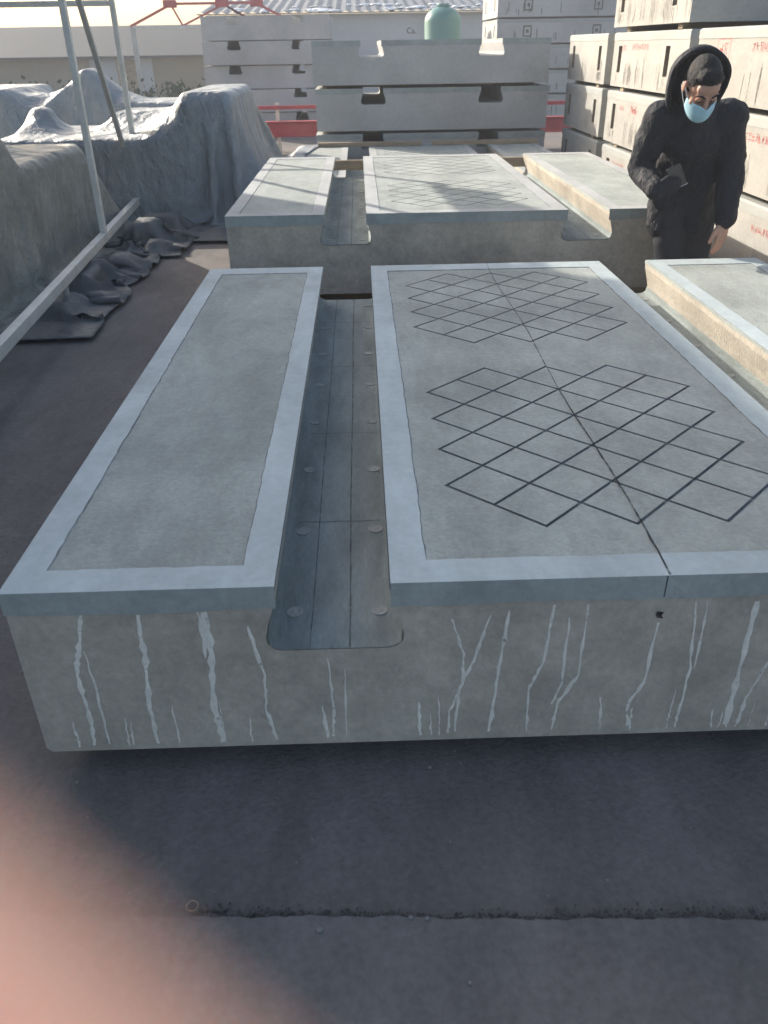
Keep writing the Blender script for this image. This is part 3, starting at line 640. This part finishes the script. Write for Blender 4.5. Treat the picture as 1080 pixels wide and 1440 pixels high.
far_boxes = [(-.98, -.46, 7.5, 9.6, 0, 1.20), (-2.9, -.98, 7.5, 9.3, 0, .80), (-1.9, -1.02, 8.5, 9.3, 0, .98), (-2.75, -2.55, 8.3, 8.6, 0, 1.05)]
cloth(drape(-4.0, .62, 6.75, 10.8, .05, far_boxes+[(.05, 3.1, 6.8, 9.85, 0, .49), (-.02, 3, 3.7, 6.7, 0, .69)], 5, slack=1.10), 'tarpaulin', 'tarp_blue', 'grey-blue tarpaulin hanging in folds over the peaked heap beside the sunlit slab', group=TG)
back_boxes = [(-3.6, -1.3, 10.9, 12.2, 0, .95), (-3.0, -2.75, 11.0, 11.6, 0, 1.36), (-5.2, -3.8, 10.4, 12.5, 0, 1.15)]
cloth(drape(-6.4, -.6, 9.3, 13.4, .07, back_boxes, 8, 150, slack=1.10), 'tarpaulin', 'tarp_blue', 'pale blue tarpaulin over the farthest heap, peaked in the middle', group=TG)
def goods(bx, label):
    t = thing('covered_crates', (0, 0, 0), label, 'crates')
    for (a0, a1, b0, b1, c0, c1) in bx: MB().box((a0+.06, b0+.06, -.01), (a1-.06, b1-.06, c1-.05)).build('crate', 'timber', t)
goods(near_boxes, 'goods hidden under the nearest tarpaulin'); goods(far_boxes, 'goods hidden under the peaked grey-blue tarpaulin'); goods(back_boxes, 'goods hidden under the farthest tarpaulin')
# loose cloth bunched on the ground at the tarpaulin's foot
cloth(drape(-1.5, -.86, 5.9, 7.3, .030, [(-1.3, -1.12, 6.3, 6.6, 0, .20), (-1.1, -.98, 6.0, 6.12, 0, .10), (-1.32, -1.0, 6.9, 7.1, 0, .16), (-1.0, -.92, 6.5, 6.6, 0, .08)], 12, 90, slack=1.45), 'bunched_cloth', 'tarp_dark', 'dark cloth bunched on the ground at the foot of the tarpaulins', 'cloth')
cloth(drape(-1.42, -1.0, 3.7, 5.9, .030, [(-1.36, -1.2, 4.0, 4.3, 0, .10), (-1.38, -1.22, 4.6, 5.1, 0, .14), (-1.12, -1.06, 4.4, 4.5, 0, .06), (-1.25, -1.1, 5.3, 5.5, 0, .12)], 14, 90, slack=1.5), 'bunched_cloth', 'tarp_dark', 'crumpled dark cloth lying along the ground under the white base rail', 'cloth')
cloth(drape(-.85, -.10, 6.55, 7.4, .032, [(-.6, -.5, 6.75, 6.9, 0, .07), (-.35, -.25, 7.0, 7.1, 0, .06)], 16, 90, slack=1.3), 'bunched_cloth', 'tarp_dark', 'flat crumpled cloth on the sunlit ground left of the second slab', 'cloth')

# ------------------------------------------------------------------ white steel frame over the heaps
fr = thing('steel_frame', (-1.4, 5.7, 0), 'white square-tube frame with base rail and posts before the tarpaulins', 'frame')
fr.location = (0, 0, 0)
def rx(y): return -1.122-(y-2.736)*.0828
def rail(y0, y1, z): return (rx(y0), y0, z), (rx(y1), y1, z)
MB().bar(*rail(1.2, 7.86, .22), .06, .07).build('base_rail', 'white_steel', fr, bevel=.005)
MB().bar(*rail(1.2, 7.86, 2.58), .06, .06).build('top_rail', 'white_steel', fr, bevel=.005)
for y in (1.3, 5.69, 7.83): MB().bar((rx(y), y, .257 if y != 7.83 else .0), (rx(y), y, 2.55), .05).build('post', 'white_steel', fr, bevel=.005)
MB().bar((rx(7.7)-.055, 7.7, .5), (rx(6.1)-.055, 6.1, 2.54), .045).build('brace', 'grey_steel', fr, bevel=.004)
MB().bar((rx(7.83)-.032, 7.83, 1.98), (-4.0, 7.83, 1.98), .05).build('cross_beam', 'white_steel', fr, bevel=.004)
MB().bar((rx(5.69)-.032, 5.69, 2.5), (-4.0, 5.69, 2.5), .05).build('cross_beam', 'white_steel', fr, bevel=.004)
MB().bar((-4.0, 5.69, .0), (-4.0, 5.69, 2.53), .06).build('post', 'white_steel', fr); MB().bar((-4.0, 7.83, .0), (-4.0, 7.83, 2.01), .06).build('post', 'white_steel', fr)
for y in (1.9, 4.2, 6.6): MB().tube([(rx(y), y, .0), (rx(y), y, .184)], .02, 10).build('foot', 'grey_steel', fr)
bt = MB()  # bundle added above the view to throw a hump of shade
for i in range(3):
    pts = [(rx(6.6+.12*k)+.03*math.sin(k*1.3+i), 6.5+.12*k, 2.66+.05*i+.035*math.sin(k*.9+i*2)) for k in range(11)]
    bt.tube(pts, [.05+.035*math.sin(math.pi*k/10)+.012*math.sin(k*2.1+i) for k in range(11)], 12)
tag(remesh(bt, 'shadow_roll', 'tarp_blue', .02, 3), 'roll added unseen on top of the white frame for its humped shadow', 'tarpaulin')

# ------------------------------------------------------------------ person bowing over the slabs
ps = thing('person', (2.62, 3.42, 0), 'person in a hooded black coat and blue face mask, bowed over with one arm hanging', 'person')
ps.location = (0, 0, 0)
HIP = Vector((2.69, 3.50, .88)); CHEST = Vector((2.61, 3.27, 1.16)); NECK = Vector((2.585, 3.16, 1.30))
shL, shR = Vector((2.42, 3.24, 1.215)), Vector((2.79, 3.22, 1.23))      # image left, image right
elL, wrL = Vector((2.37, 3.33, .975)), Vector((2.415, 3.13, .885))
elR, wrR = Vector((2.85, 3.25, .955)), Vector((2.835, 3.16, .715))
HC = Vector((2.53, 3.02, 1.385)); HR = Matrix.Rotation(R(36), 3, 'X') @ Matrix.Rotation(R(0), 3, 'Z') 
HR = Matrix.Rotation(R(-3), 3, 'Y') @ Matrix.Rotation(R(44), 3, 'X')
hp = lambda x, y, z: HC + HR @ (Vector((x, y, z))*1.08)
def hand(mb, wr, d, across, palmn, L=.185, curl=.25, spread=.0, thumb=1, rad=1.0):
    """palm, four unequal fingers and a thumb; d = towards fingertips, across = towards the thumb side, palmn = palm normal"""
    d = Vector(d).normalized(); a = Vector(across); a = (a-d*a.dot(d)).normalized(); n = Vector(palmn); n = (n-d*n.dot(d)-a*n.dot(a)).normalized()
    p = lambda x, y, z: wr + d*x*L/.185 + a*y*L/.185 + n*z*L/.185
    k = L/.185*rad
    mb.capsule(p(-.03, 0, 0), p(.01, 0, 0), .026*k, .026*k)
    for y in (-.03, -.011, .009, .028): mb.capsule(p(.012, y*.6, 0), p(.088, y, .002), .017*k, .0125*k)
    for y, ln_, r_ in ((.030, .070, .0088), (.0105, .080, .0092), (-.0095, .074, .0088), (-.029, .058, .0078)):
        s_ = y*spread; cur = 0; q = p(.088, y, .002); pts = [q]; 
        for seg in (.45, .31, .24):
            cur += curl; q = q + (d*math.cos(cur) + n*math.sin(cur) + a*s_)*ln_*seg*L/.185; pts.append(q)
        mb.chain(pts, [r_*k, r_*k*.95, r_*k*.9, r_*k*.8])
    mb.chain([p(.015, .022, .004), p(.05, .046, .012), p(.083, .058, .018), p(.108, .060, .024)], [.016*k, .0125*k, .0105*k, .009*k])
bd = MB()
bd.ell(hp(0, .012, .035), (.076, .094, .088), HR).ell(hp(0, -.022, -.045), (.058, .066, .075), HR).ell(hp(0, -.045, -.09), (.034, .04, .03), HR)
bd.ell(hp(0, -.062, .052), (.056, .03, .035), HR)
bd.chain([hp(0, -.088, .022), hp(0, -.106, -.012), hp(0, -.112, -.026)], [.009, .012, .014]); bd.ell(hp(.013, -.098, -.03), (.009, .01, .008), HR).ell(hp(-.013, -.098, -.03), (.009, .01, .008), HR)
for s in (-1, 1):
    bd.ell(hp(.033*s, -.077, .008), (.017, .012, .010), HR).capsule(hp(.016*s, -.088, .030), hp(.05*s, -.076, .032), .008, .006)
    bd.ell(hp(.045*s, -.058, -.022), (.022, .022, .018), HR)
    bd.ell(hp(.079*s, .012, -.002), (.010, .020, .032), HR)
bd.chain([hp(0, .03, -.06), NECK, CHEST], [.056, .058, .09])
bd.chain([CHEST, (CHEST+HIP)/2, HIP], [.125, .12, .125]).capsule(shL, shR, .06, .06)
bd.chain([shL, elL, wrL], [.052, .042, .028]).chain([shR, elR, wrR], [.052, .042, .028])
for x, y in ((2.63, 3.42), (2.795, 3.44)): bd.chain([Vector((x, 3.50, .88)), Vector((x, y-.03, .50)), Vector((x, y, .09))], [.085, .06, .042])
hand(bd, wrR, (-.10, -.10, -1), (-.75, -.55, 0), (-.4, .8, 0), .20, .16, .05)
hand(bd, wrL, (.75, -.35, .25), (0, -.45, .9), (-.3, .9, .2), .17, .5, .0)
remesh(bd, 'body', 'skin', .0042, 3, ps)
# clothing
jk = MB()
jk.chain([NECK+Vector((0, .03, -.04)), CHEST], [.115, .165]).chain([CHEST, (CHEST+HIP)/2+Vector((0, .0, .0)), HIP+Vector((0, -.01, -.05))], [.160, .150, .150])
for x in (2.60, 2.75): jk.chain([Vector((x-.03, 3.40, 1.02)), Vector((x, 3.44, .85)), Vector((x+.01, 3.44, .66))], [.115, .118, .112])
jk.capsule(shL, shR, .095, .095); jk.capsule(shL+Vector((.04, .06, -.03)), shR+Vector((-.04, .06, -.03)), .10, .10)
jk.chain([shL, (shL+elL)/2, elL, (elL+wrL)/2, wrL-(wrL-elL).normalized()*.015], [.085, .083, .074, .064, .055])
jk.chain([shR, (shR+elR)/2, elR, (elR+wrR)/2, wrR-(wrR-elR).normalized()*.01], [.088, .085, .077, .068, .056])
jk.ell((2.51, 3.32, .82), (.055, .05, .075)).ell((2.74, 3.36, .95), (.08, .09, .2)).ell((2.77, 3.40, .78), (.08, .09, .16))
jko = remesh(jk, 'jacket', 'jacket', .009, 5, ps, .040, .16)
t_ = bpy.data.textures.new('small_folds', 'MUSGRAVE' if False else 'CLOUDS'); t_.noise_scale = .045; t_.noise_depth = 1; t_.noise_type = 'HARD_NOISE'
d_ = jko.modifiers.new('small_folds', 'DISPLACE'); d_.texture = t_; d_.strength = .006; d_.mid_level = .4; d_.texture_coords = 'GLOBAL'
zp = MB(); zq = [(2.600, 3.118, 1.19), (2.615, 3.112, 1.12), (2.632, 3.145, 1.03), (2.65, 3.225, .93), (2.668, 3.285, .82), (2.672, 3.30, .70), (2.672, 3.32, .60)]
for i in range(len(zq)-1): zp.bar(zq[i], zq[i+1], .024, .014, upv=(0, 1, .2))
zpo = zp.build('zip_placket', 'jacket', ps, bevel=.003)
for mo in (zpo,):
    sw = mo.modifiers.new('fit', 'SHRINKWRAP'); sw.target = jko; sw.wrap_method = 'PROJECT'; sw.use_project_y = True; sw.use_negative_direction = True; sw.use_positive_direction = True; sw.use_project_z = False; sw.offset = .004
cu_ = MB(); d = (wrR-elR).normalized(); cu_.tube([wrR-d*.035, wrR-d*.02, wrR-d*.004], [.058, .060, .056], 20); cu_.build('cuff', 'jacket', ps, True)
tr = MB()
for x, y in ((2.63, 3.42), (2.795, 3.44)): tr.chain([Vector((x, 3.48, .86)), Vector((x, y-.03, .50)), Vector((x, y+.01, .12))], [.115, .085, .072])
remesh(tr, 'trousers', 'trousers', .012, 3, ps, .02, .12)
for x, y in ((2.63, 3.42), (2.795, 3.44)):
    f = MB().capsule((x, y+.05, .05), (x+(x-2.71)*.25, y-.17, .042), .044, .04).ell((x, y+.02, .08), (.045, .06, .055)); f.box((x-.035, y-.17, -.002), (x+.035, y+.07, .03)); remesh(f, 'shoe', 'shoe', .008, 3, ps)
gv = MB(); hand(gv, wrL, (.75, -.35, .25), (0, -.45, .9), (-.3, .9, .2), .172, .5, .0, rad=1.25); remesh(gv, 'glove', 'trousers', .0045, 2, ps)
# hair: short cap with a fringe line
hm = MB().ell(hp(0, .022, .046), (.082, .098, .090), HR).ell(hp(0, .05, .0), (.078, .07, .08), HR).ell(hp(0, -.035, .095), (.062, .045, .034), HR)
for k in range(40):
    a = -1+2*k/39; hm.capsule(hp(.064*a, -.060+.03*a*a, .106-.022*a*a), hp(.060*a+rnd.uniform(-.005, .005), -.074+.034*a*a, .086-.02*a*a+rnd.uniform(-.010, .006)), .006, .003, 6)
remesh(hm, 'hair', 'hair', .004, 3, ps, .005, .015)
for s_ in (-1, 1): MB().tube([hp(.014*s_, -.0985, .034), hp(.032*s_, -.094, .042), hp(.052*s_, -.080, .036)], [.0035, .0045, .002], 8).build('eyebrow', 'hair', ps, True)
for s_ in (-1, 1): MB().tube([hp(.018*s_, -.0885, .006), hp(.033*s_, -.0895, .002), hp(.049*s_, -.080, .007)], [.0015, .0022, .0012], 8).build('closed_eyelid', 'hair', ps, True)
# mask: pleated sheet with a nose wire and ear loops
mk = MB(); U, Vn = 22, 14
for j in range(Vn+1):
    v = j/Vn
    for i in range(U+1):
        u = -1+2*i/U; a = u*R(78); wd = .068-.012*v+.006*math.sin(math.pi*v)
        bulge = .102+.026*math.sin(math.pi*min(1, v*.95))-.010*v + .022*max(0, 1-abs(u)*3.6)*(1-v)**1.5 + .0022*math.sin(v*math.pi*7)
        z = -.006-.104*v - .018*(u*u)*(1-v) + .02*(u*u)*v
        mk.v.append(tuple(hp(wd*math.sin(a), -.012-(bulge-.010)*math.cos(a), z)))
mk.f = [(j*(U+1)+i, j*(U+1)+i+1, (j+1)*(U+1)+i+1, (j+1)*(U+1)+i) for j in range(Vn) for i in range(U)]
mko = mk.build('face_mask', 'mask_blue', ps, True); sm = mko.modifiers.new('t', 'SOLIDIFY'); sm.thickness = .003
for s in (-1, 1):
    MB().tube([hp(.064*s, -.036, -.026), hp(.080*s, -.005, .006), hp(.088*s, .022, .018), hp(.086*s, .03, -.012), hp(.074*s, -.004, -.05), hp(.058*s, -.036, -.085)], .0022, 6).build('ear_loop', 'mask_white', mko, True)
# hood: open-fronted shell round the head, with a soft rim
HCH = HC + Vector((.012, .078, .004)); hv = MB(); nu, nv = 40, 22; rim = []
for j in range(nv+1):
    v = j/nv; th = R(28)+v*R(150)            # angle from the forward axis
    for i in range(nu):
        a = 2*math.pi*i/nu; q = 1+.03*math.sin(a*3+1)+.015*math.sin(a*5)
        flare = 1.0+.10*max(0, .35-v)
        x = .142*math.sin(th)*math.cos(a)*q*flare; zz = .150*math.sin(th)*math.sin(a)*q*flare; y = -.118*math.cos(th)
        w_ = max(0, -math.sin(a)); zz *= 1+.25*w_; x *= 1+.18*w_
        p = HCH + (Matrix.Rotation(R(20), 3, 'X') @ Vector((x, y+.03, zz+.012))); hv.v.append(tuple(p))
# widen the opening so that the face stays free
hv.f = [(j*nu+i, j*nu+(i+1)%nu, (j+1)*nu+(i+1)%nu, (j+1)*nu+i) for j in range(8, nv) for i in range(nu)]
ho = hv.build('hood', 'jacket', ps, True); sm = ho.modifiers.new('t', 'SOLIDIFY'); sm.thickness = .012
MB().tube([hv.v[8*nu+i] for i in range(nu)]+[hv.v[8*nu]], [.010+.002*math.sin(i*2.3) for i in range(nu+1)], 10, False).build('hood_rim', 'fur', ho, True)
# phone in the hand at the pocket
ph_ = MB().box((-.038, -.0045, -.075), (.038, .0045, .075)).build('phone', 'phone', bevel=.004); ph_.location = wrL+Vector((.085, -.035, .075)); ph_.rotation_euler = (R(35), R(-28), R(-15))
tag(ph_, 'dark phone held at the waist of the bowed person', 'phone')
MB().box((-.039, -.0055, -.0765), (.039, .0055, -.0735)).build('phone_edge', 'mask_white', ph_)

# ------------------------------------------------------------------ the hand that holds the camera: fingertip before the lens
cp = lambda x, y, z: CAM + rt*x + up*y + fw*z      # metres right, up and ahead of the lens
ph = thing('photographer_hand', (0, 0, 0), 'blurred fingertip of the photographer\'s hand in the lower left corner', 'hand'); 
hb = MB()
tip = cp(.0001, -.0234, .0132)
idx = [tip, cp(-.0105, -.0154, .0135), cp(-.0253, -.0046, .0135), cp(-.045, -.001, .004), cp(-.066, -.012, -.016)]
hb.chain(idx, [.0078, .0086, .0090, .0094, .0100])
base = cp(-.066, -.012, -.016)
dl = (up*-.019 + fw*-.004)
for k, (ln_, r_) in enumerate(((.9, .0092), (.85, .0088), (.7, .0078))):
    o = base + dl*(k+1); hb.chain([o, o+rt*.022*ln_+fw*.022*ln_, o+rt*.044*ln_+fw*.022*ln_, o+rt*.060*ln_+fw*.008*ln_], [.0100, r_, r_*.95, r_*.85])
pw = cp(-.115, -.065, -.085)
for k in range(4): hb.capsule(base+dl*k, pw+dl*(k-1.5)*.55, .0125, .02)
hb.chain([pw+up*.02, cp(-.090, -.015, -.070), cp(-.055, .008, -.055), cp(-.030, .016, -.045)], [.019, .014, .0115, .0095])
hb.capsule(pw, pw+(pw-base).normalized()*.07, .028, .028)
remesh(hb, 'hand_skin', 'skin_near', .0022, 4, ph)
nl = MB().ell(tip+rt*.002+fw*.0072+up*.001, (.005, .0055, .0012), Matrix((rt, up, fw)).transposed()); nl.build('fingernail', 'skin_near', ph, True)
q = (pw-base).normalized(); MB().tube([pw+q*.045, pw+q*.06, pw+q*.16], [.036, .040, .046], 24).build('sleeve', 'jacket', ph, True)

# ------------------------------------------------------------------ small things on the ground
db = MB(); r = random.Random(5)
def pebble(mb, c, s, r):
    vs = [(c[0]+s*r.uniform(.7, 1.2)*math.cos(a)*math.cos(e), c[1]+s*r.uniform(.7, 1.2)*math.sin(a)*math.cos(e), c[2]+s*.6*math.sin(e)) for e in (-.6, .5) for a in (0, 1.05, 2.1, 3.14, 4.2, 5.2)]
    mb.add(vs+[(c[0], c[1], c[2]+s*.75)], [(i, (i+1)%6, 6+(i+1)%6, 6+i) for i in range(6)]+[(6+i, 6+(i+1)%6, 12) for i in range(6)])
for k in range(2600):
    x = r.uniform(.42, 3.4); dens = .5+.5*math.sin(x*4.1+1); yy = -.405-.045*(x-.46)+.0022*math.sin(x*9+1)+.0016*math.sin(x*31)
    pebble(db, (x, yy+abs(r.gauss(0, .012))*(.6+dens)-.003, -.010), abs(r.gauss(.0016, .0014))+.0008, r)
stuff(tag(db.build('crack_grit', 'ground_debris'), 'line of dark grit along the pavement crack in front', 'grit'))
cr_ = MB(); cs = [(x*.02+.4, -.402-.045*(x*.02-.06)+.006*math.sin((x*.02+.4)*19)+.004*math.sin((x*.02+.4)*43)) for x in range(160)]
for i in range(159):
    w1 = .003+.0025*math.sin(i*.7)+.001*math.sin(i*2.3); (a, b), (c, d) = cs[i], cs[i+1]
    cr_.add([(a, b-w1, -.0035), (a, b+w1, -.0035), (c, d+w1, -.0035), (c, d-w1, -.0035)], [(0, 3, 2, 1)])
spots = [((.882, -.434), .006, 'small pale stone lying on the crack grit'), ((.915, -.438), .006, 'second small pale stone on the crack, nearer the slab\'s right'), ((.693, -.454), .008, 'flat grey stone just before the crack, right of the wire ring'), ((.988, -.574), .005, 'lone pale chip on the pavement nearest the camera'), ((.954, -.02), .006, 'small pale chip close under the nearest slab'), ((1.318, -.354), .004, 'tiny chip on the dark pavement between slab and crack'), ((.065, -.032), .005, 'tiny chip beside the slab\'s lower left corner')]
for (x, y), s, lb in spots:
    m = MB(); pebble(m, (0, 0, 0), s, r); o = m.build('stone_chip', 'stone'); o.location = (x, y, .007 if y < -.43 else -.006); tag(o, lb, 'stone', 'stone chips on the pavement')
rg_ = MB(); n = 28; rr = .0125
rg_.tube([(rr*math.cos(2*math.pi*i/n), rr*.95*math.sin(2*math.pi*i/n), .001*math.sin(i)) for i in range(n+1)], .0016, 8, False)
o = rg_.build('bottle_ring', 'timber', smooth=True); o.location = (.416, -.382, -.005); tag(o, 'small rust-coloured ring lying on the dark pavement', 'ring')
sp = MB()
for k in range(900):
    x, y = r.uniform(-.9, 3.3), r.uniform(-1.2, .05); pebble(sp, (x, y, -.010), abs(r.gauss(.0008, .0007))+.0004, r)
for k in range(500):
    x, y = r.uniform(-1.0, -.05), r.uniform(0, 6); pebble(sp, (x, y, -.008), abs(r.gauss(.0015, .0015))+.0006, r)
stuff(tag(sp.build('loose_grit', 'stone'), 'loose grit scattered over the pavement', 'grit'))
S.cycles.diffuse_bounces = 3; S.cycles.glossy_bounces = 2; S.cycles.volume_bounces = 0; S.cycles.transparent_max_bounces = 6
S.render.resolution_x, S.render.resolution_y = 768, 1024

# ------------------------------------------------------------------ thin dusty air over the yard
hz = stuff(MB().box((-165, -65, -1.1), (165, 255, 5.0)).build('haze', 'paper'))
hm_ = bpy.data.materials.new('haze_air'); hm_.use_nodes = True; n = hm_.node_tree.nodes; n.remove(n['Principled BSDF'])
pv = n.new('ShaderNodeVolumePrincipled'); pv.inputs['Color'].default_value = (.86, .90, .95, 1); pv.inputs['Density'].default_value = .0047
hm_.node_tree.links.new(pv.outputs[0], n['Material Output'].inputs['Volume'])
hz.data.materials.clear(); hz.data.materials.append(hm_); tag(hz, 'thin pale dusty haze over the yard', 'haze')
